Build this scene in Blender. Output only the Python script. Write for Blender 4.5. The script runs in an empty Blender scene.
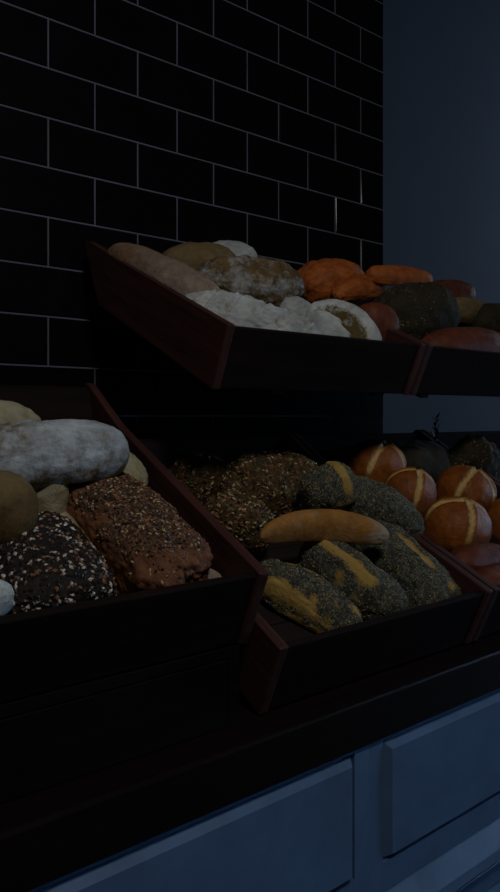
import bpy, bmesh, random
from math import *
from mathutils import Vector, Matrix, noise

S = bpy.context.scene
COL = S.collection
rnd = random.Random(7)
TILT = radians(24)
CAM = Vector((0, -1.31, 1.30))      # the tiled wall is the plane y = 0; D below is the distance in front of the lens
F = 664.0
TH = atan(881/F); SN, CS = sin(TH), cos(TH)

# ------------------------------------------------------------------ helpers
def lin(c):
    return tuple((x/12.92 if x <= .04045 else ((x+.055)/1.055)**2.4) for x in c)
def tag(o, label=None, cat=None, group=None, kind=None):
    if label: o['label'] = label
    if cat: o['category'] = cat
    if group: o['group'] = group
    if kind: o['kind'] = kind
    return o
def link(name, bm, mat, parent=None, smooth=False):
    me = bpy.data.meshes.new(name)
    bmesh.ops.recalc_face_normals(bm, faces=bm.faces)
    bm.to_mesh(me); bm.free()
    if smooth:
        for p in me.polygons: p.use_smooth = True
    for m in (mat if isinstance(mat, list) else [mat]): me.materials.append(m)
    o = bpy.data.objects.new(name, me); COL.objects.link(o)
    if parent: o.parent = parent
    return o
def empty(name, loc, rot=(0, 0, 0)):
    o = bpy.data.objects.new(name, None); COL.objects.link(o)
    o.location = loc; o.rotation_euler = rot; o.empty_display_size = .05
    return o
def prism(bm, poly, x0, x1, bev=0.0, seg=1):
    """poly in (y,z), extruded along x"""
    a = [bm.verts.new((x0, y, z)) for y, z in poly]
    b = [bm.verts.new((x1, y, z)) for y, z in poly]
    fs = [bm.faces.new(a), bm.faces.new(b[::-1])]
    n = len(poly)
    for i in range(n):
        fs.append(bm.faces.new((a[i], b[i], b[(i+1) % n], a[(i+1) % n])))
    if bev > 0:
        es = list({e for f in fs for e in f.edges})
        bmesh.ops.bevel(bm, geom=es, offset=bev, segments=seg, affect='EDGES', profile=.5)
def box(bm, x0, x1, y0, y1, z0, z1, bev=0.0, seg=1):
    prism(bm, [(y0, z0), (y1, z0), (y1, z1), (y0, z1)], x0, x1, bev, seg)

# ------------------------------------------------------------------ materials
def newmat(name):
    m = bpy.data.materials.new(name); m.use_nodes = True
    nt = m.node_tree; bs = nt.nodes['Principled BSDF']
    return m, nt, bs
def N(nt, t, **kw):
    n = nt.nodes.new(t)
    for k, v in kw.items():
        if k in n.inputs: n.inputs[k].default_value = v
        else: setattr(n, k, v)
    return n
def noise_tex(nt, scale, detail=4, coord='Object', stretch=None, rough=.6):
    tc = N(nt, 'ShaderNodeTexCoord')
    t = N(nt, 'ShaderNodeTexNoise', Scale=scale, Detail=detail, Roughness=rough)
    if stretch:
        mp = N(nt, 'ShaderNodeMapping'); mp.inputs['Scale'].default_value = stretch
        nt.links.new(tc.outputs[coord], mp.inputs[0]); nt.links.new(mp.outputs[0], t.inputs[0])
    else: nt.links.new(tc.outputs[coord], t.inputs[0])
    return t.outputs[0]
def ramp(nt, fac, stops):
    r = N(nt, 'ShaderNodeValToRGB')
    e = r.color_ramp.elements
    while len(e) < len(stops): e.new(.5)
    for i, (p, c) in enumerate(stops):
        e[i].position = p; e[i].color = (*c[:3], 1)
    nt.links.new(fac, r.inputs[0]); return r.outputs[0]
def mix(nt, fac, a, b):
    m = N(nt, 'ShaderNodeMix', data_type='RGBA')
    for sock, v in ((m.inputs[0], fac), (m.inputs[6], a), (m.inputs[7], b)):
        if hasattr(v, 'links'): nt.links.new(v, sock)
        elif isinstance(v, tuple): sock.default_value = (*v[:3], 1)
        else: sock.default_value = v
    return m.outputs[2]
def math_(nt, op, a, b=None, clamp=False):
    m = N(nt, 'ShaderNodeMath', operation=op); m.use_clamp = clamp
    for i, v in enumerate((a, b)):
        if v is None: continue
        if hasattr(v, 'links'): nt.links.new(v, m.inputs[i])
        else: m.inputs[i].default_value = v
    return m.outputs[0]
def bump(nt, bs, h, strength, dist):
    b = N(nt, 'ShaderNodeBump', Strength=strength, Distance=dist)
    nt.links.new(h, b.inputs['Height']); nt.links.new(b.outputs[0], bs.inputs['Normal'])
def attr(nt, name):
    a = N(nt, 'ShaderNodeAttribute', attribute_name=name); return a.outputs['Fac']

def wood(name, c0, c1, stretch=(3, 40, 40), rough=.55, spec=.3, coord='Object'):
    m, nt, bs = newmat(name)
    n = noise_tex(nt, 1.6, 6, coord, stretch, .65)
    n2 = noise_tex(nt, 9, 4, coord)
    c = ramp(nt, n, [(.3, c0), (.7, c1)])
    c = mix(nt, math_(nt, 'MULTIPLY', n2, .45), c, tuple(x*.45 for x in c0))
    nt.links.new(c, bs.inputs['Base Color'])
    bs.inputs['Roughness'].default_value = rough; bs.inputs['Specular IOR Level'].default_value = spec
    bump(nt, bs, n, .35, .002)
    return m
def plain(name, c, rough=.5, spec=.4, var=.15, scale=6, bmp=0):
    m, nt, bs = newmat(name)
    n = noise_tex(nt, scale, 4)
    col = ramp(nt, n, [(.25, tuple(x*(1-var) for x in c)), (.75, tuple(x*(1+var) for x in c))])
    nt.links.new(col, bs.inputs['Base Color'])
    bs.inputs['Roughness'].default_value = rough; bs.inputs['Specular IOR Level'].default_value = spec
    if bmp: bump(nt, bs, noise_tex(nt, scale*20, 3), bmp, .001)
    return m

def bread_mat(name, dark, light, pale, flour=(.62, .64, .64), floury=0., under=None, rough=.75):
    """crust of two browns; attribute 'pale' shows the crumb in the cuts, 'flour' the dusting, 'seedy' the seeded crust"""
    m, nt, bs = newmat(name)
    n = noise_tex(nt, 30, 6, rough=.7); nf = noise_tex(nt, 90, 5, rough=.7); nm = noise_tex(nt, 38, 4, rough=.7)
    c = ramp(nt, n, [(.32, dark), (.68, light)])
    c = mix(nt, math_(nt, 'MULTIPLY', nf, .35), c, tuple(x*.35 for x in dark))
    if under:
        ns = noise_tex(nt, 260, 3, rough=.8)
        sc = ramp(nt, ns, [(.38, under[0]), (.62, under[1])])
        nk = noise_tex(nt, 70, 4, rough=.7)
        sc = mix(nt, math_(nt, 'MULTIPLY', math_(nt, 'SUBTRACT', nk, .35), 2.2, True), sc, tuple(x*.4 for x in under[0]))
        c = mix(nt, attr(nt, 'seedy'), c, sc)
    pl = mix(nt, math_(nt, 'MULTIPLY', nf, .8), pale, tuple(x*.55 for x in pale))
    c = mix(nt, attr(nt, 'pale'), c, pl)
    if floury > 0:
        f = math_(nt, 'ADD', attr(nt, 'flour'), math_(nt, 'MULTIPLY', math_(nt, 'SUBTRACT', nm, .5), 1.9))
        f = math_(nt, 'ADD', f, math_(nt, 'MULTIPLY', math_(nt, 'SUBTRACT', nf, .5), 1.2))
        f = math_(nt, 'MULTIPLY', f, floury, True)
        nq = noise_tex(nt, 16, 6, rough=.7, stretch=(1, 1.6, 1.6))
        fc = ramp(nt, nq, [(.3, tuple(x*.42 for x in flour)), (.68, flour)])
        c = mix(nt, f, c, fc)
    nt.links.new(c, bs.inputs['Base Color'])
    bs.inputs['Roughness'].default_value = rough
    bs.inputs['Specular IOR Level'].default_value = .25
    bump(nt, bs, nf, .7, .004)
    return m

M = {}
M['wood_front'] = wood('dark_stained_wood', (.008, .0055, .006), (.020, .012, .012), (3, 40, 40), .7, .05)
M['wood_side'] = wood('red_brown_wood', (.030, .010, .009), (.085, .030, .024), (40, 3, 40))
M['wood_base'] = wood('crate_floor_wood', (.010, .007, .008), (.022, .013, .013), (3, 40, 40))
M['counter'] = wood('counter_wood', (.004, .003, .003), (.012, .006, .005), (2, 30, 30), .5, .1)
M['stand'] = wood('black_stand_wood', (.004, .003, .003), (.009, .006, .006), (3, 40, 40), .8, .05)
M['tile'] = plain('black_glazed_tile', (.004, .004, .006), .2, .18, .3, 12)
M['mortar'] = plain('grey_grout', (.12, .13, .18), .95, .0, .25, 8)
M['blue_wall'] = plain('blue_grey_paint', (.145, .19, .265), .85, .15, .05, 2)
M['cabinet'] = plain('blue_painted_wood', (.075, .138, .26), .5, .35, .22, 14, .1)
M['floor'] = plain('dark_floor', (.05, .05, .06), .5, .4, .2, 3)
M['metal'] = plain('black_metal', (.01, .01, .012), .5, .4, .1, 9)

WARM = (.40, .24, .11)
M['rustic'] = bread_mat('floury_rustic_crust', (.05, .032, .014), (.20, .125, .045), (.40, .31, .12), (.54, .62, .70), floury=1.2)
M['white'] = bread_mat('thick_floured_crust', (.20, .15, .09), (.40, .33, .2), (.10, .065, .018), (.54, .585, .61), floury=1.9)
M['cia'] = bread_mat('ciabatta_crust', (.12, .065, .04), (.25, .15, .09), (.5, .4, .2), (.42, .36, .31), floury=.65)
M['yellow'] = bread_mat('yellow_crust', (.16, .11, .03), (.38, .29, .10), (.6, .52, .3), (.55, .52, .38), floury=.7)
M['olive'] = bread_mat('olive_brown_crust', (.06, .034, .010), (.19, .115, .034), (.4, .3, .1), (.4, .34, .2), floury=.25)
M['poppy'] = bread_mat('poppy_seed_crust', (.30, .17, .035), (.50, .33, .08), (.44, .29, .075),
                       under=((.012, .013, .012), (.17, .175, .13)))
M['plainroll'] = bread_mat('golden_crust', (.22, .09, .016), (.44, .21, .045), (.55, .42, .2), (.5, .5, .45), floury=.5)
M['pretzel'] = bread_mat('lye_crust', (.14, .036, .008), (.38, .12, .018), (.68, .46, .17), rough=.4)
M['orange'] = bread_mat('orange_crust', (.22, .05, .010), (.52, .15, .03), (.6, .3, .1), rough=.55)
M['redroll'] = bread_mat('red_brown_crust', (.07, .02, .012), (.19, .05, .02), (.4, .2, .08), rough=.5)
M['grain'] = bread_mat('grain_crust', (.11, .05, .02), (.26, .14, .05), (.4, .3, .1), under=((.02, .012, .006), (.16, .09, .03)))
M['seedloaf'] = bread_mat('brown_seed_crust', (.10, .04, .02), (.27, .105, .05), (.4, .3, .1), under=((.025, .015, .01), (.17, .09, .045)))
M['blackloaf'] = bread_mat('black_seed_crust', (.10, .045, .02), (.25, .13, .06), (.4, .3, .1), under=((.010, .008, .008), (.03, .022, .02)))
M['darkloaf'] = bread_mat('dark_olive_crust', (.016, .013, .007), (.045, .035, .014), (.4, .3, .1), under=((.014, .012, .008), (.05, .042, .018)))
def seedmat(name, c, rough=.5):
    return plain(name, c, rough, .4, .25, 300)
M['s_poppy'] = seedmat('blue_poppy_seed', (.045, .052, .052))
M['s_grey'] = seedmat('grey_poppy_seed', (.21, .225, .18))
M['s_tan'] = seedmat('tan_seed', (.42, .30, .15))
M['s_dark'] = seedmat('dark_seed', (.022, .016, .014), .35)
M['s_pale'] = seedmat('pale_seed', (.50, .45, .40), .4)
M['s_gold'] = seedmat('golden_fleck', (.50, .36, .08))
M['s_green'] = seedmat('green_seed', (.10, .115, .04))
M['herb'] = seedmat('olive_herb', (.07, .075, .02))
M['s_brown'] = seedmat('brown_seed', (.20, .09, .045))

# ------------------------------------------------------------------ the setting
def wall_tiles():
    X0, X1, Z0, Z1 = -1.62, 1.473, 0.0, 5.0
    bm = bmesh.new()
    box(bm, X0, X1, 0.0015, .16, Z0, Z1)
    for f in bm.faces: f.material_index = 0
    g = .0016
    r = 7
    for k in range(r, 50):
        z0, z1 = k*.1, k*.1+.1
        off = .48 if k % 2 == 0 else .58
        x = off-.2*12
        while x < X1:
            a, b = max(x, X0), min(x+.2, X1)
            if b-a > .01:
                nb = len(bm.faces)
                a += g; b -= g if b < X1-.001 else 0
                lo = [(a, z0+g), (b, z0+g), (b, z1-g), (a, z1-g)]
                i = .0022
                hi = [(a+i, z0+g+i), (b-i, z0+g+i), (b-i, z1-g-i), (a+i, z1-g-i)]
                ty = rnd.uniform(-.0003, .0003); tz = rnd.uniform(-.0003, .0003)
                v0 = [bm.verts.new((p, .0014, q)) for p, q in lo]
                v1 = [bm.verts.new((p, -.0008+ty*(1 if j in (0, 3) else -1)+tz*(1 if j < 2 else -1), q)) for j, (p, q) in enumerate(hi)]
                fs = [bm.faces.new(v1)]
                for j in range(4): fs.append(bm.faces.new((v0[j], v0[(j+1) % 4], v1[(j+1) % 4], v1[j])))
                for f in fs: f.material_index = 1
            x += .2
    me = bpy.data.meshes.new('wall_back')
    bmesh.ops.recalc_face_normals(bm, faces=bm.faces)
    bm.to_mesh(me); bm.free()
    me.materials.append(M['mortar']); me.materials.append(M['tile'])
    o = bpy.data.objects.new('wall_back', me); COL.objects.link(o)
    tag(o, 'black glazed brick tile wall with thin grey grout lines', kind='structure')
wall_tiles()
bm = bmesh.new(); box(bm, -1.7, 8.5, 1.6, 1.7, 0, 5.0)
tag(link('wall_far', bm, M['blue_wall']), 'plain blue grey painted wall beyond the tiled wall', kind='structure')
bm = bmesh.new(); box(bm, -1.7, 8.5, -3.5, 1.7, -.05, 0)
tag(link('floor', bm, M['floor']), 'dark floor', kind='structure')

# ------------------------------------------------------------------ counter and cabinets
def Y(D): return D-1.31
CT = .939
bm = bmesh.new(); box(bm, -1.3, 2.45, Y(.585), -.002, CT-.060, CT, .004, 2)
tag(link('countertop', bm, M['counter']), 'long dark wooden countertop carrying the bread crates', 'countertop')

def frame(bm, x0, x1, z0, z1, w, y0, y1):
    box(bm, x0, x1, y0, y1, z1-w, z1, .0015); box(bm, x0, x1, y0, y1, z0, z0+w, .0015)
    box(bm, x0, x0+w, y0, y1, z0+w, z1-w, .0015); box(bm, x1-w, x1, y0, y1, z0+w, z1-w, .0015)
def raised(bm, x0, x1, z0, z1, yb, yf, w):
    """panel with a wide bevel rising from yb to yf"""
    a = [(x0, z0), (x1, z0), (x1, z1), (x0, z1)]
    b = [(x0+w, z0+w), (x1-w, z0+w), (x1-w, z1-w), (x0+w, z1-w)]
    va = [bm.verts.new((x, yb, z)) for x, z in a]
    vl = [bm.verts.new((x, yb-.004, z)) for x, z in a]
    vb = [bm.verts.new((x, yf, z)) for x, z in b]
    bm.faces.new(vb); bm.faces.new(va[::-1])
    for j in range(4):
        k = (j+1) % 4
        bm.faces.new((va[j], va[k], vl[k], vl[j])); bm.faces.new((vl[j], vl[k], vb[k], vb[j]))
def cabinet(x0, label):
    W = .6025; DF = .594
    t = empty('base_cabinet', (x0, Y(DF), 0))
    tag(t, label, 'cabinet', 'blue base cabinets under the counter')
    bm = bmesh.new(); box(bm, .001, W-.001, .012, .68, .08, CT-.062)
    link('carcass', bm, M['cabinet'], t)
    bm = bmesh.new(); box(bm, .001, W-.001, .05, .66, .001, .08)
    link('plinth', bm, M['cabinet'], t)
    s = .0262
    # drawer: opening z .70 - .864
    bm = bmesh.new()
    box(bm, 0, s, -.002, .0118, .712, .873); box(bm, W-s, W, -.002, .0118, .712, .873)
    box(bm, 0, W, -.002, .0118, .873, CT-.062); box(bm, 0, W, -.002, .0118, .674, .712)
    link('face_frame', bm, M['cabinet'], t)
    bm = bmesh.new(); raised(bm, s+.0005, W-s-.0005, .7125, .8725, .0118, -.009, .011)
    link('drawer_front', bm, M['cabinet'], t)
    bm = bmesh.new()
    prism(bm, [(.0118, .61), (-.014, .621), (-.022, .632), (-.019, .645), (.004, .6735), (.0118, .6738)], .001, W-.001)
    link('moulding', bm, M['cabinet'], t)
    bm = bmesh.new(); frame(bm, .003, W-.003, .10, .606, .03, -.002, .0118)
    raised(bm, .0335, W-.0335, .1305, .5755, .0118, -.006, .03)
    link('door', bm, M['cabinet'], t)
for i, lb in ((-2, None), (-1, 'blue panelled base cabinet at the left of the counter'),
              (0, 'blue panelled base cabinet whose drawer runs off the bottom left of the picture'),
              (1, 'blue panelled base cabinet with whole drawer corner visible at lower right'),
              (2, 'blue panelled base cabinet under the farthest right counter crate')):
    if i in (0, 1, 2): cabinet(.6385+.6025*(i-1), lb)
# ------------------------------------------------------------------ crates
HN = .10
def crate(name, X0, D0, z0, W, label, group, ear=0.):
    t = empty(name, (X0, Y(D0), z0), (TILT, 0, 0))
    tag(t, label, 'crate', group)
    th = .014
    side = [(0, 0), (.435, 0), (.535, .088), (.548, .102-ear*.6), (.541, .116-ear), (.525, .118-ear), (.40, HN), (0, HN)]
    for x in (0, W-th):
        bm = bmesh.new(); prism(bm, side, x, x+th, .002, 2)
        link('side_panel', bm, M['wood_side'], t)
    bm = bmesh.new()
    box(bm, th+.0003, W-th-.0003, 0.003, .013, .001, HN-.004, .002, 2)
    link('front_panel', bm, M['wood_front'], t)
    bm = bmesh.new()
    prism(bm, [(.418, .004), (.4325, .004), (.532, .112-ear*.9), (.5175, .112-ear*.9)], th+.0003, W-th-.0003, .0015)
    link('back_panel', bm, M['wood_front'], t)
    bm = bmesh.new()
    for k in range(5):
        a = .0155+k*.081
        box(bm, th+.0003, W-th-.0003, a, a+.0795, .034, .042, .001)
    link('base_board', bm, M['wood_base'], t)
    return t
CR = {'L': (.629, 1.031), 'R': (.629, .9405), 'U': (.807, 1.338)}
G1, G2 = 'slanted wooden crates on the counter', 'slanted wooden crates on the wall brackets'
crate('bread_crate', .030, *CR['L'], .442, 'slanted dark crate at left raised highest on the counter', G1)
crate('bread_crate', .487, *CR['R'], .425, 'slanted dark counter crate holding the poppy seed rolls', G1)
crate('bread_crate', .917, *CR['R'], .425, 'slanted dark counter crate holding the shiny crossed rolls', G1)
crate('bread_crate', 1.347, *CR['R'], .425, 'slanted dark counter crate farthest right behind the crossed rolls', G1)
crate('bread_crate', .539, *CR['U'], .440, 'slanted upper crate with reddish side holding the floured loaves', G2, .014)
crate('bread_crate', .984, *CR['U'], .440, 'slanted upper crate at right holding orange and dark rolls', G2, .014)

def stand(X0, W, D0, zf, label):
    """wedge that carries a crate: two cheeks, front and back rail and a slatted top"""
    t = empty('crate_stand', (X0, Y(D0), CT)); tag(t, label, 'stand')
    h0 = zf-CT-.0006
    tn = tan(TILT)
    L = .36
    poly = [(0.002, .0003), (L, .0003), (L, h0+L*tn-.012), (0.002, max(h0+.002*tn-.012, .0006))]
    for x in (0, W-.016):
        bm = bmesh.new(); prism(bm, poly, x, x+.016); link('cheek', bm, M['stand'], t)
    if h0 > .03:
        bm = bmesh.new(); box(bm, .0165, W-.0165, .002, .018, .0003, h0-.013, .0015); link('front_rail', bm, M['stand'], t)
    bm = bmesh.new(); box(bm, .0165, W-.0165, L-.018, L-.001, .0003, h0+L*tn-.03, .0015); link('back_rail', bm, M['stand'], t)
    bm = bmesh.new()
    y0 = .002 if h0 > .03 else .036
    for k in range(5):
        a = y0+k*(L-y0)/5; b = a+(L-y0)/5-.006
        prism(bm, [(a, h0+a*tn-.0118), (b, h0+b*tn-.0118), (b, h0+b*tn-.001), (a, h0+a*tn-.001)], 0, W)
    link('slat_top', bm, M['stand'], t)
stand(.035, .425, .629, 1.031, 'tall black wooden wedge stand under the raised left crate')
for x, l in ((.495, 'low black wedge under the poppy seed roll crate'), (.93, 'low black wedge under the crossed roll crate'),
             (1.36, 'low black wedge under the farthest right counter crate')):
    stand(x, .386, .629, .9405, l)

def bracket(x, label):
    t = empty('shelf_bracket', (x, Y(1.31), 1.5)); tag(t, label, 'bracket', 'black brackets under the upper crates')
    c, s = cos(TILT), sin(TILT)
    def P(sv, n): return (Y(.807)+sv*c-n*s-Y(1.31), 1.338+sv*s+n*c-1.5)
    bm = bmesh.new()
    prism(bm, [P(.02, -.0005), P(.40, -.0005), P(.40, -.012), P(.02, -.012)], -.012, .012)
    link('arm', bm, M['metal'], t)
    y, z = P(.40, -.006)
    bm = bmesh.new(); box(bm, -.012, .012, y-.02, -.002, z-.016, z-.0062)
    box(bm, -.012, .012, -.008, -.002, z-.035, z-.006)
    link('wall_plate', bm, M['metal'], t)
for x, l in ((.68, 'black bracket under the left end of the floured loaf crate'), (.92, 'black bracket under the right end of the floured loaf crate'),
             (1.05, 'black bracket under the left end of the orange roll crate'), (1.36, 'black bracket under the right end of the orange roll crate')):
    bracket(x, l)

# ------------------------------------------------------------------ breads
def crate_pt(k, X, s, n):
    D0, z0 = CR[k]
    return Vector((X, Y(D0)+s*cos(TILT)-n*sin(TILT), z0+s*sin(TILT)+n*cos(TILT)))
def at(k, px, py, n=None, s=None):
    """where the line of sight through a picture point meets height n above (or depth s along) the crate floor"""
    a, b = (px-250)/F, (416-py)/F
    r = Vector((CS+a*SN, SN-a*CS, b))
    o = crate_pt(k, 0, 0, 0)
    nv = Vector((0, -sin(TILT), cos(TILT))) if n is not None else Vector((0, cos(TILT), sin(TILT)))
    v = n if n is not None else s
    t = (v-(CAM-o).dot(nv))/r.dot(nv)
    return CAM+r*t
def to_crate(k, p):
    o = crate_pt(k, 0, 0, 0); d = p-o
    return p.x, d.y*cos(TILT)+d.z*sin(TILT), -d.y*sin(TILT)+d.z*cos(TILT)

ICO = {}
def ico(n):
    if n not in ICO:
        bm = bmesh.new(); bmesh.ops.create_icosphere(bm, subdivisions=n, radius=1)
        bm.verts.ensure_lookup_table()
        ICO[n] = ([v.co.copy() for v in bm.verts], [tuple(v.index for v in f.verts) for f in bm.faces]); bm.free()
    return ICO[n]
def sstep(a, b, x):
    t = max(0, min(1, (x-a)/(b-a))); return t*t*(3-2*t)
def seg_d(px, py, pts):
    best = 9
    for (ax, ay), (bx, by) in zip(pts, pts[1:]):
        dx, dy = bx-ax, by-ay
        t = max(0, min(1, ((px-ax)*dx+(py-ay)*dy)/(dx*dx+dy*dy+1e-12)))
        best = min(best, hypot(px-ax-t*dx, py-ay-t*dy))
    return best

def loaf(name, label, cat, mat, A, B, W, H, group=None, p=2.3, q=2.3, taper=0., bend=0., lump=.05, sub=5,
         cuts=(), flour=None, seedy=None, roll=0., up=None, flat=.45, seeds=None, seed=None, yaw=0.):
    """A, B tips of the long axis; W, H overall width and height.
    cuts: (points in metres in the top view, half width, depth, lip, pale)"""
    sd = seed if seed is not None else rnd.randint(0, 999)
    ax = (B-A); L = ax.length; ax.normalize()
    u = (up or Vector((0, -sin(TILT), cos(TILT))))
    yv = u.cross(ax).normalized(); zv = ax.cross(yv).normalized()
    R = Matrix((ax, yv, zv)).transposed()
    if roll: R = R @ Matrix.Rotation(roll, 3, 'X')
    a, b, c = L/2, W/2, H/(1+flat)
    vs, fs = ico(sub)
    off = Vector((sd*1.37, sd*.71, sd*.29))
    co, fl, pa, se, ncut = [], [], [], [], []
    for d in vs:
        x, y, z = d.x*a, d.y*b, d.z*c
        rr = ((abs(y/b)**q+abs(z/c)**q)**(p/q)+abs(x/a)**p)**(1/p)
        x, y, z = x/rr, y/rr, z/rr
        if z < -c*flat*.75:
            z = -c*flat*.75-(c*flat*.25)*(1-exp((z+c*flat*.75)/(c*flat*.25)))
        tf = 1-taper*(x/a)
        y *= tf; z *= (1+(tf-1)*.5)
        g = 1+lump*2*noise.noise(Vector((x, y, z))*14+off)+lump*.9*noise.noise(Vector((x, y, z))*42+off)
        g += lump*.55*(abs(noise.noise(Vector((x*1.0, y*1.6, z*1.6))*75+off))*2-.6)
        x *= 1+(g-1)*.6; y *= g; z *= g
        pale = 0.
        top = sstep(-.1, .35, z/c)
        nz = noise.noise(Vector((x, y, z))*60+off)
        for pts, hw, dep, lip, pl in cuts:
            dd = seg_d(x, y, pts)+nz*hw*.35
            k = exp(-(dd/hw)**2)
            z += top*(-dep*k+lip*exp(-((dd-1.7*hw)/(.6*hw))**2))
            pale = max(pale, pl*top*(1-sstep(.8*hw, 1.25*hw, dd)))
        f = flour(x/a, y/b, z/c, nz) if flour else sstep(-.3, .6, z/c)
        s_ = seedy(x/a, y/b, z/c, nz) if seedy else 0.
        if bend: y += bend*(x*x/(a*a))*b
        co.append(Vector((x, y, z+c*flat))); fl.append(f*(1-pale)); pa.append(pale); se.append(s_*(1-pale)*1.)
    me = bpy.data.meshes.new(name)
    me.from_pydata(co, [], fs); me.update()
    for p_ in me.polygons: p_.use_smooth = True
    for nm, arr in (('flour', fl), ('pale', pa), ('seedy', se)):
        at_ = me.attributes.new(nm, 'FLOAT', 'POINT'); at_.data.foreach_set('value', arr)
    me.materials.append(M[mat])
    o = bpy.data.objects.new(name, me); COL.objects.link(o)
    mid = (A+B)/2 - zv*(c*flat+ (H-c*flat)/2 - c*flat*0.0 - H*.0)*1.0
    mid = (A+B)/2 - zv*H/2
    o.matrix_world = Matrix.Translation(mid) @ R.to_4x4()
    tag(o, label, cat, group)
    if seeds:
        # every seed is a little six-cornered grain pressed into the crust
        num, ln, wd, mats, plabel = seeds
        rs = random.Random(sd)
        polys = me.polygons
        cum = []; tot = 0.
        for f in fs:
            w = (se[f[0]]+se[f[1]]+se[f[2]])/3
            e = (co[f[1]]-co[f[0]]).cross(co[f[2]]-co[f[0]]).length
            tot += e*(w if w > .15 else 0); cum.append(tot)
        import bisect
        V, Fc, mi = [], [], []
        if tot > 0:
            for k in range(num):
                i = bisect.bisect_left(cum, rs.random()*tot); i = min(i, len(fs)-1); f = fs[i]
                r1, r2 = rs.random(), rs.random()
                if r1+r2 > 1: r1, r2 = 1-r1, 1-r2
                pt = co[f[0]]+(co[f[1]]-co[f[0]])*r1+(co[f[2]]-co[f[0]])*r2
                nr = polys[i].normal
                t1 = nr.cross(Vector((rs.uniform(-1, 1), rs.uniform(-1, 1), rs.uniform(-1, 1)))).normalized()
                t2 = nr.cross(t1)
                t1 = (t1+nr*rs.uniform(-.3, .3)).normalized()
                sc = rs.uniform(.75, 1.25)
                l, w, h = ln/2*sc, wd/2*sc, wd*.38*sc
                pt = pt+nr*h*.35
                n0 = len(V)
                V += [pt+t1*l, pt-t1*l, pt+t2*w, pt-t2*w, pt+nr*h, pt-nr*h]
                Fc += [tuple(n0+j for j in q_) for q_ in ((0, 2, 4), (2, 1, 4), (1, 3, 4), (3, 0, 4), (2, 0, 5), (1, 2, 5), (3, 1, 5), (0, 3, 5))]
                mi += [rs.choices(range(len(mats)), [m_[1] for m_ in mats])[0]]*8
        sm = bpy.data.meshes.new('seeds'); sm.from_pydata(V, [], Fc); sm.update()
        for m_ in mats: sm.materials.append(M[m_[0]])
        sm.polygons.foreach_set('material_index', mi)
        so = bpy.data.objects.new('seeds', sm); COL.objects.link(so); so.parent = o
        tag(so, plabel, kind='stuff')
    return o
BR = []
def bread(k, name, label, cat, mat, a, b, W, H, **kw):
    """a, b = (picture x, picture y, 'n' or 's', value) of the two tips"""
    A, B = [crate_pt(k, *e[1:]) if e[0] == 'c' else at(k, e[0], e[1], **{e[2]: e[3]}) for e in (a, b)]
    ca, cb = to_crate(k, A), to_crate(k, B)
    BR.append((label[:44], k, [round(v, 3) for v in ca], [round(v, 3) for v in cb], round((A-B).length, 3)))
    return loaf(name, label, cat, mat, A, B, W, H, **kw)
allf = lambda v: (lambda x, y, z, n: v)
topf = lambda lo, hi, v=1.: (lambda x, y, z, n: v*sstep(lo, hi, z+n*.3))

# --- left counter crate
GL = 'loaves in the raised left crate'
bread('L', 'floury_batard', 'big grey floured loaf lying across the top of the left crate', 'bread', 'rustic',
      (-62, 459, 'n', .148), (128, 442, 'n', .158), .080, .068, group=GL, p=2.6, q=2.1, lump=.035, sub=6, seed=11,
      flour=lambda x, y, z, n: .72*sstep(-.35, .5, z)-.5*sstep(.35, .9, z)*sstep(.1, -.5, x),  # dusting thins down the sides, also putting the lower shading into the colour
      cuts=[([(-.10, .028), (-.055, .040), (-.02, .036)], .009, .007, .004, .55), ([(.03, -.042), (.06, -.040)], .003, .004, .002, .2)])
bread('L', 'yellow_loaf', 'yellowish loaf behind the big floured one at far left', 'bread', 'yellow',
      (-75, 428, 'n', .15), (42, 424, 'n', .13), .075, .062, group=GL, p=2.1, seed=5, flour=topf(.3, .9))
bread('L', 'olive_roll', 'smooth olive brown roll under the big floured loaf at left edge', 'bread roll', 'olive',
      (-40, 504, 'n', .135), (37, 500, 'n', .13), .075, .062, group=GL, p=2.2, lump=.02, seed=8, flour=topf(.5, 1.1))
bread('L', 'floured_loaf', 'pale floured loaf end under the big grey loaf by the crate side', 'bread', 'yellow',
      ('c', .33, .275, .088), ('c', .450, .270, .088), .10, .066, group=GL, seed=21, flour=allf(.6))
bread('L', 'pale_baguette', 'pale floured stick between the black seeded loaf and the brown seeded loaf', 'bread', 'yellow',
      ('c', .288, .279, .072), ('c', .298, .03, .058), .052, .046, group=GL, seed=23, flour=lambda x, y, z, n: 1.3*sstep(.1, -.4, x), p=2.6)
bread('L', 'pale_roll', 'pale cream roll tucked between the olive brown roll and the brown seeded loaf', 'bread roll', 'yellow',
      ('c', .248, .212, .104), ('c', .308, .204, .104), .058, .066, group=GL, seed=29, flour=allf(.8))
bread('L', 'black_seeded_loaf', 'dark rectangular loaf crusted with black and pale seeds', 'bread', 'blackloaf',
      ('c', .245, .168, .082), ('c', .249, .022, .072), .116, .074, group=GL, p=4.5, q=3.0, lump=.03, taper=-.10, seed=31,
      seedy=topf(-.35, -.05),
      seeds=(1800, .0066, .0042, [('s_dark', 9), ('s_brown', 1.6), ('s_pale', 1.2)], 'coating of black and pale seeds'))
bread('L', 'brown_seeded_loaf', 'brown rectangular loaf with mixed seeds beside the crate side', 'bread', 'seedloaf',
      ('c', .343, .252, .092), ('c', .388, .024, .080), .116, .076, group=GL, p=4.2, q=3.0, lump=.075, sub=6, seed=42, taper=.02,
      seedy=lambda x, y, z, n: sstep(.35, .75, z+n*.5)*(1-.75*sstep(.55, .8, x+n*.3)),
      seeds=(2000, .0052, .0028, [('s_dark', 5), ('s_tan', 1.2), ('s_brown', 5), ('s_pale', .1)], 'sprinkled brown and tan seeds'))
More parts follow.
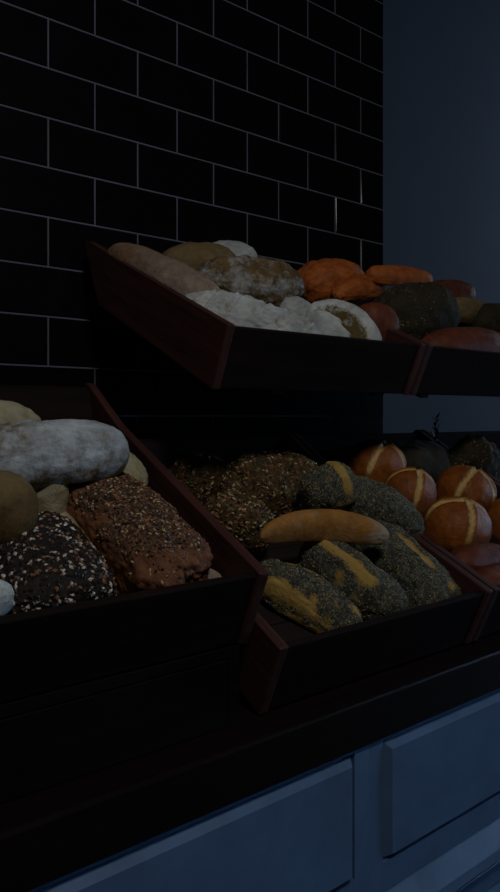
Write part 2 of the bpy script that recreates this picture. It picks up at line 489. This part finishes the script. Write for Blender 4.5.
bread('L', 'small_pale_roll', 'small pale roll end peeking out under the brown seeded loaf', 'bread roll', 'cia',
      ('c', .40, .06, .058), ('c', .455, .055, .056), .04, .026, group=GL, seed=3)
bread('L', 'white_roll', 'small white floured roll in the bottom left front corner', 'bread roll', 'white',
      ('c', .10, .036, .106), ('c', .194, .030, .104), .036, .036, group=GL, seed=4, flour=allf(.9))

# --- poppy crate
GR = 'grain rolls in the poppy seed roll crate'
gs = lambda num: (int(num*.6), .0085, .0045, [('s_tan', 1.6), ('s_brown', 4), ('s_green', 3), ('s_dark', 4), ('s_pale', .15)], 'mixed grain coating')
full = topf(-.6, -.2)
bread('R', 'grain_roll', 'knobbly grain roll at back left next to the raised crate side', 'bread roll', 'grain',
      (172, 478, 's', .44), (226, 472, 's', .44), .10, .074, group=GR, lump=.09, seedy=full, seeds=gs(800), seed=50)
bread('R', 'grain_roll', 'largest round grain roll at the back of the poppy roll crate', 'bread roll', 'grain',
      (226, 486, 's', .38), (316, 478, 's', .37), .13, .105, group=GR, lump=.09, seedy=full, seeds=gs(1800), seed=51)
bread('R', 'grain_roll', 'brown grain roll in front of the largest round grain roll', 'bread roll', 'grain',
      (204, 506, 's', .30), (274, 524, 's', .24), .08, .07, group=GR, lump=.09, seedy=full, seeds=gs(1000), seed=52)
GP = 'poppy seed rolls in the counter crate'
pop = lambda num: (num, .0022, .0016, [('s_poppy', 6), ('s_grey', 1.8), ('s_gold', 2.2), ('s_dark', 5)], 'blue grey poppy seed coating')
pop2 = topf(-.35, -.05)
bread('R', 'poppy_roll', 'poppy seed roll lying highest at back with a pale end stripe', 'bread roll', 'poppy',
      (303, 492, 's', .27), (353, 476, 's', .25), .070, .058, group=GP, seedy=pop2, seeds=pop(2500), seed=60, lump=.085, p=2.8,
      cuts=[([(.020, -.04), (.016, .035)], .0075, -.003, 0, 1.)])
bread('R', 'poppy_roll', 'poppy seed roll behind the plain stick reaching to the crossed rolls', 'bread roll', 'poppy',
      (336, 482, 's', .27), (424, 530, 's', .17), .075, .062, group=GP, seedy=pop2, seeds=pop(3200), seed=61, lump=.085, p=2.8,
      cuts=[([(-.03, .010), (.0, .006)], .0022, .002, .002, .6)])
bread('R', 'poppy_roll', 'frontmost left poppy seed roll touching the raised crate corner', 'bread roll', 'poppy',
      ('c', .588, .172, .082), ('c', .660, .022, .066), .070, .058, group=GP, seedy=lambda x, y, z, n: sstep(-.35, -.1, z+n*.5)*sstep(-1.05, -.85, y+n*.3)*sstep(-.75, -.4, n), seeds=pop(3200), seed=62, lump=.085, p=2.9,
      cuts=[([(-.085, .016), (-.05, .012), (-.02, .014)], .0045, .001, .001, .9), ([(-.05, -.033), (.05, -.034)], .0065, -.001, 0, 1.)])
bread('R', 'poppy_roll', 'middle poppy seed roll with a broad golden stripe on its left', 'bread roll', 'poppy',
      (306, 541, 'n', .10), ('c', .748, .030, .070), .074, .064, group=GP, seedy=lambda x, y, z, n: sstep(-.4, -.15, z+n*.3)*sstep(-1.15, -.95, y+n*.3)*sstep(-.75, -.4, n), seeds=pop(3200), seed=63, lump=.085, p=2.9,
      cuts=[([(-.10, -.006), (-.05, -.016), (.03, -.022)], .0062, -.003, 0, 1.), ([(-.05, .014), (-.01, .015)], .0025, .001, .001, .7)])
bread('R', 'poppy_roll', 'right front poppy seed roll with a golden split down its middle', 'bread roll', 'poppy',
      ('c', .842, .212, .092), ('c', .850, .024, .066), .104, .066, group=GP, seedy=pop2, seeds=pop(3600), seed=64, lump=.085, p=4.5, q=2.6,
      cuts=[([(-.035, .004), (.0, .0), (.035, .004)], .007, .002, .002, .95), ([(.075, .022), (.082, -.0)], .003, 0, 0, .7)])
bread('R', 'plain_bread_stick', 'smooth golden bread stick lying across the poppy seed rolls', 'bread roll', 'plainroll',
      ('c', .572, .195, .142), ('c', .790, .150, .142), .040, .042, p=2.5, lump=.02, seed=70, bend=-1.25, taper=-.12,
      flour=lambda x, y, z, n: sstep(.6, .85, x+n*.2), roll=0)

# --- crossed rolls
GC = 'shiny crossed rolls'
def cross(r, w=.0055, ph=0.):
    out = []
    for k in range(2):
        an = ph+k*pi/2
        out.append(([(-r*cos(an), -r*sin(an)), (-r*.4*cos(an+.15), -r*.4*sin(an+.15)), (r*.4*cos(an-.1), r*.4*sin(an-.1)), (r*cos(an), r*sin(an))], w, .005, .002, 1.))
    return out
def croll(k, label, px, py, s, w_px, Lm, H, ph, seed, **kw):
    P = at(k, px, py, s=s); n = to_crate(k, P)[2]
    vx = Vector((1, 0, 0))
    A = P-vx*Lm/2; B = P+vx*Lm/2
    BR.append((label[:44], k, [round(v, 3) for v in to_crate(k, A)], [round(v, 3) for v in to_crate(k, B)], Lm))
    return loaf('crossed_roll', label, 'bread roll', 'pretzel', A, B, Lm*.92, H, group=GC, lump=.03, seed=seed,
                cuts=cross(Lm*.48, .0052, ph), **kw)
croll('R', 'crossed shiny roll farthest back, above the poppy roll heap', 378, 461, .40, 60, .125, .085, .5, 80)
croll('R', 'crossed shiny roll directly in front of the farthest one', 411, 490, .30, 44, .105, .085, .9, 81)
croll('R', 'crossed shiny roll at back right below the dark bread', 467, 487, .28, 70, .125, .085, .35, 82)
croll('R', 'large crossed shiny roll at front, lowest of the four whole ones', 459, 521, .18, 66, .125, .085, 1.0, 83)
croll('R', 'crossed shiny roll cut off by the right edge of the picture', 515, 518, .19, 66, .12, .085, .6, 84)
bread('R', 'dark_roll', 'dim red brown roll low at the front below the crossed rolls', 'bread roll', 'redroll',
      (452, 560, 'n', .07), (512, 556, 'n', .07), .07, .05, seed=85)
bread('R', 'dark_roll', 'darker red roll close behind the right end of the front board', 'bread roll', 'redroll',
      (474, 584, 'n', .065), (535, 572, 'n', .065), .06, .045, seed=86)
bread('R', 'dark_loaf', 'blackish loaf standing behind the crossed rolls, left of the sprig', 'bread', 'darkloaf',
      (384, 462, 's', .42), (444, 462, 's', .42), .12, .095, seed=87, p=3, q=2.6, seedy=allf(.3))
bread('R', 'dark_seeded_bread', 'purple brown seeded bread at back right behind the crossed rolls', 'bread', 'darkloaf',
      (438, 462, 's', .40), (503, 466, 's', .36), .10, .105, seed=88, lump=.14, p=1.7, seedy=allf(.5),
      seeds=(500, .006, .003, [('s_brown', 3), ('s_dark', 3), ('s_tan', 1)], 'scattered dark seeds'))

# --- upper crates
GU = 'floured loaves in the upper crate'
bread('U', 'ciabatta', 'long pinkish brown loaf lying along the reddish crate side', 'bread', 'cia',
      (113, 250, 's', .47), (218, 299, 's', .19), .082, .062, group=GU, p=3, q=2.6, seed=101, lump=.03,
      flour=lambda x, y, z, n: .2+.6*sstep(-.5, .3, x))
bread('U', 'flat_brown_loaf', 'flat golden brown loaf at the back behind the long loaf', 'bread', 'olive',
      (160, 262, 's', .42), (236, 258, 's', .40), .10, .065, group=GU, seed=102)
bread('U', 'pale_loaf', 'pale loaf tip showing over the rustic split loaf', 'bread', 'white',
      (205, 254, 's', .44), (256, 256, 's', .42), .09, .06, group=GU, seed=103, flour=allf(.8))
bread('U', 'rustic_loaf', 'grey floured rustic loaf with split brown crust on top', 'bread', 'rustic',
      (198, 276, 's', .30), (302, 286, 's', .26), .105, .088, group=GU, seed=104, p=2.5, lump=.07, sub=6,
      flour=lambda x, y, z, n: .27*sstep(.8, .4, z)-.3*sstep(.3, -.1, z),
      cuts=[([(-.06, .012), (.0, .018), (.05, .006)], .012, .006, .005, .3)])
bread('U', 'white_floured_loaf', 'long white floured loaf at the front of the upper crate', 'bread', 'white',
      (180, 299, 's', .18), (326, 343, 's', .085), .10, .068, group=GU, seed=105, p=2.6, lump=.06, sub=6, flour=lambda x, y, z, n: .62+.2*n,
      cuts=[([(-.11+.045*k, -.04), (-.06+.045*k, .035)], .004, .005, .003, .12) for k in range(5)])
bread('U', 'split_white_roll', 'white floured roll with a dark open split showing its crumb', 'bread roll', 'white',
      ('c', .868, .20, .092), ('c', .886, .03, .066), .125, .095, group=GU, seed=106, p=2.4, lump=.02, flour=allf(.95),
      cuts=[([(-.035, -.024), (0, -.022), (.09, -.026)], .019, .022, .005, 1.)])
bread('U', 'small_white_roll', 'small white roll tip between the rustic loaf and the split roll', 'bread roll', 'white',
      ('c', .785, .195, .088), ('c', .855, .185, .088), .055, .055, group=GU, seed=107, lump=.09, flour=allf(.62))
GO = 'orange rolls in the upper right crate'
bread('U', 'orange_roll', 'tallest round orange roll in the upper right crate', 'bread roll', 'orange',
      (300, 281, 's', .34), (361, 279, 's', .34), .11, .085, group=GO, seed=110, lump=.10)
bread('U', 'orange_roll', 'low orange roll leaning against the tallest orange roll', 'bread roll', 'orange',
      (335, 292, 's', .27), (384, 282, 's', .30), .06, .045, group=GO, seed=111, lump=.09)
bread('U', 'orange_stick', 'flat orange bread stick lying on top of the dark loaf', 'bread roll', 'orange',
      (370, 273, 's', .28), (429, 277, 's', .28), .06, .038, group=GO, seed=112, p=3)
bread('U', 'dark_loaf', 'large blackish green seeded loaf in the upper right crate', 'bread', 'darkloaf',
      (374, 311, 's', .18), (454, 308, 's', .18), .12, .115, seed=113, lump=.07, seedy=allf(.6),
      seeds=(900, .004, .002, [('s_dark', 4), ('s_green', 2), ('s_tan', .5)], 'dark seed coating'))
bread('U', 'dark_roll', 'dim brown roll between the split white roll and the blackish green loaf', 'bread roll', 'redroll',
      (352, 318, 's', .14), (396, 322, 's', .12), .08, .07, seed=114)
bread('U', 'dark_roll', 'dim red brown roll behind the blackish green loaf', 'bread roll', 'redroll',
      (426, 291, 's', .33), (471, 291, 's', .33), .08, .055, seed=115)
bread('U', 'olive_roll', 'greenish yellow roll right of the blackish green loaf', 'bread roll', 'olive',
      (442, 307, 's', .25), (492, 312, 's', .23), .07, .055, seed=116)
bread('U', 'flat_red_roll', 'flat glossy red brown roll at the front right', 'bread roll', 'redroll',
      (424, 344, 's', .075), (506, 342, 's', .075), .09, .065, seed=117, lump=.02)
bread('U', 'dark_roll', 'blackish roll at the right edge of the upper crate', 'bread roll', 'darkloaf',
      (476, 318, 's', .2), (515, 318, 's', .2), .08, .07, seed=118)

# olive sprig
def sprig():
    P = at('R', 436, 452, s=.44)
    t = empty('herb_sprig', P); tag(t, 'small olive green sprig standing up behind the crossed rolls', 'herb sprig')
    bm = bmesh.new()
    segs = [Vector((0, 0, -.03)), Vector((.002, .001, .02)), Vector((-.002, 0, .05)), Vector((0, 0, .082))]
    for i, c in enumerate(segs):
        for j in range(6):
            r = .0022*(1-.15*i)
            bm.verts.new(c+Vector((r*cos(j*pi/3), r*sin(j*pi/3), 0)))
    bm.verts.ensure_lookup_table()
    for i in range(3):
        for j in range(6):
            bm.faces.new([bm.verts[q_] for q_ in (i*6+j, i*6+(j+1) % 6, (i+1)*6+(j+1) % 6, (i+1)*6+j)])
    bm.faces.new([bm.verts[j] for j in range(6)][::-1]); bm.faces.new([bm.verts[18+j] for j in range(6)])
    link('stem', bm, M['herb'], t, True)
    bm = bmesh.new(); r2 = random.Random(4)
    for i in range(16):
        z = .005+.078*i/16; an = i*2.4; l = r2.uniform(.014, .02)
        base = Vector((0, 0, z)); d = Vector((cos(an)*.6, sin(an)*.6, .75)).normalized()
        sd = d.cross(Vector((0, 0, 1))).normalized(); nn = sd.cross(d)
        ring = [base, base+d*l*.45+sd*l*.2, base+d*l, base+d*l*.45-sd*l*.2]
        a_ = [bm.verts.new(v+nn*.0006) for v in ring]; b_ = [bm.verts.new(v-nn*.0006) for v in ring]
        bm.faces.new(a_); bm.faces.new(b_[::-1])
        for j in range(4): bm.faces.new((a_[j], b_[j], b_[(j+1) % 4], a_[(j+1) % 4]))
    link('leaves', bm, M['herb'], t)
sprig()
for r_ in BR: print('BR', r_)

# ------------------------------------------------------------------ light, camera
w = bpy.data.worlds.new('World'); S.world = w; w.use_nodes = True
bg = w.node_tree.nodes['Background']; bg.inputs[0].default_value = (.35, .6, 1, 1); bg.inputs[1].default_value = .009
def area(name, loc, target, size, power, color):
    l = bpy.data.lights.new(name, 'AREA'); l.shape = 'RECTANGLE'; l.size, l.size_y = size
    l.energy = power; l.color = color
    o = bpy.data.objects.new(name, l); COL.objects.link(o); o.location = loc
    d = Vector(target)-Vector(loc); o.rotation_euler = d.to_track_quat('-Z', 'Y').to_euler()
    return o
area('ceiling_lamp', (.15, -1.68, 2.45), (.7, -.5, 1.0), (.32, .22), 7.8, (1, .95, .87))
l_ = area('cabinet_fill_light', (5.0, -2.1, 1.3), (.75, -.7, .50), (1.0, 1.0), 1.9, (.38, .66, 1))  # added cool light with no window behind it; narrow beam brightens the cabinets
l_.data.spread = radians(32)
area('far_wall_fill_light', (7.6, .12, 2.9), (3.4, 1.6, 1.9), (.8, 2.4), 25, (.68, .83, 1))  # added light out of view, placed to brighten the far wall

cd = bpy.data.cameras.new('camera'); co_ = bpy.data.objects.new('camera', cd); COL.objects.link(co_)
co_.location = CAM; co_.rotation_euler = (pi/2, 0, -(pi/2-TH))
cd.sensor_fit = 'VERTICAL'; cd.sensor_height = 24; cd.lens = F/892*24; cd.shift_y = -30/892
cd.clip_start = .01
S.camera = co_
S.view_settings.view_transform = 'Standard'; S.view_settings.look = 'None'; S.view_settings.gamma = 1
S.view_settings.exposure = 0; S.view_settings.use_curve_mapping = False
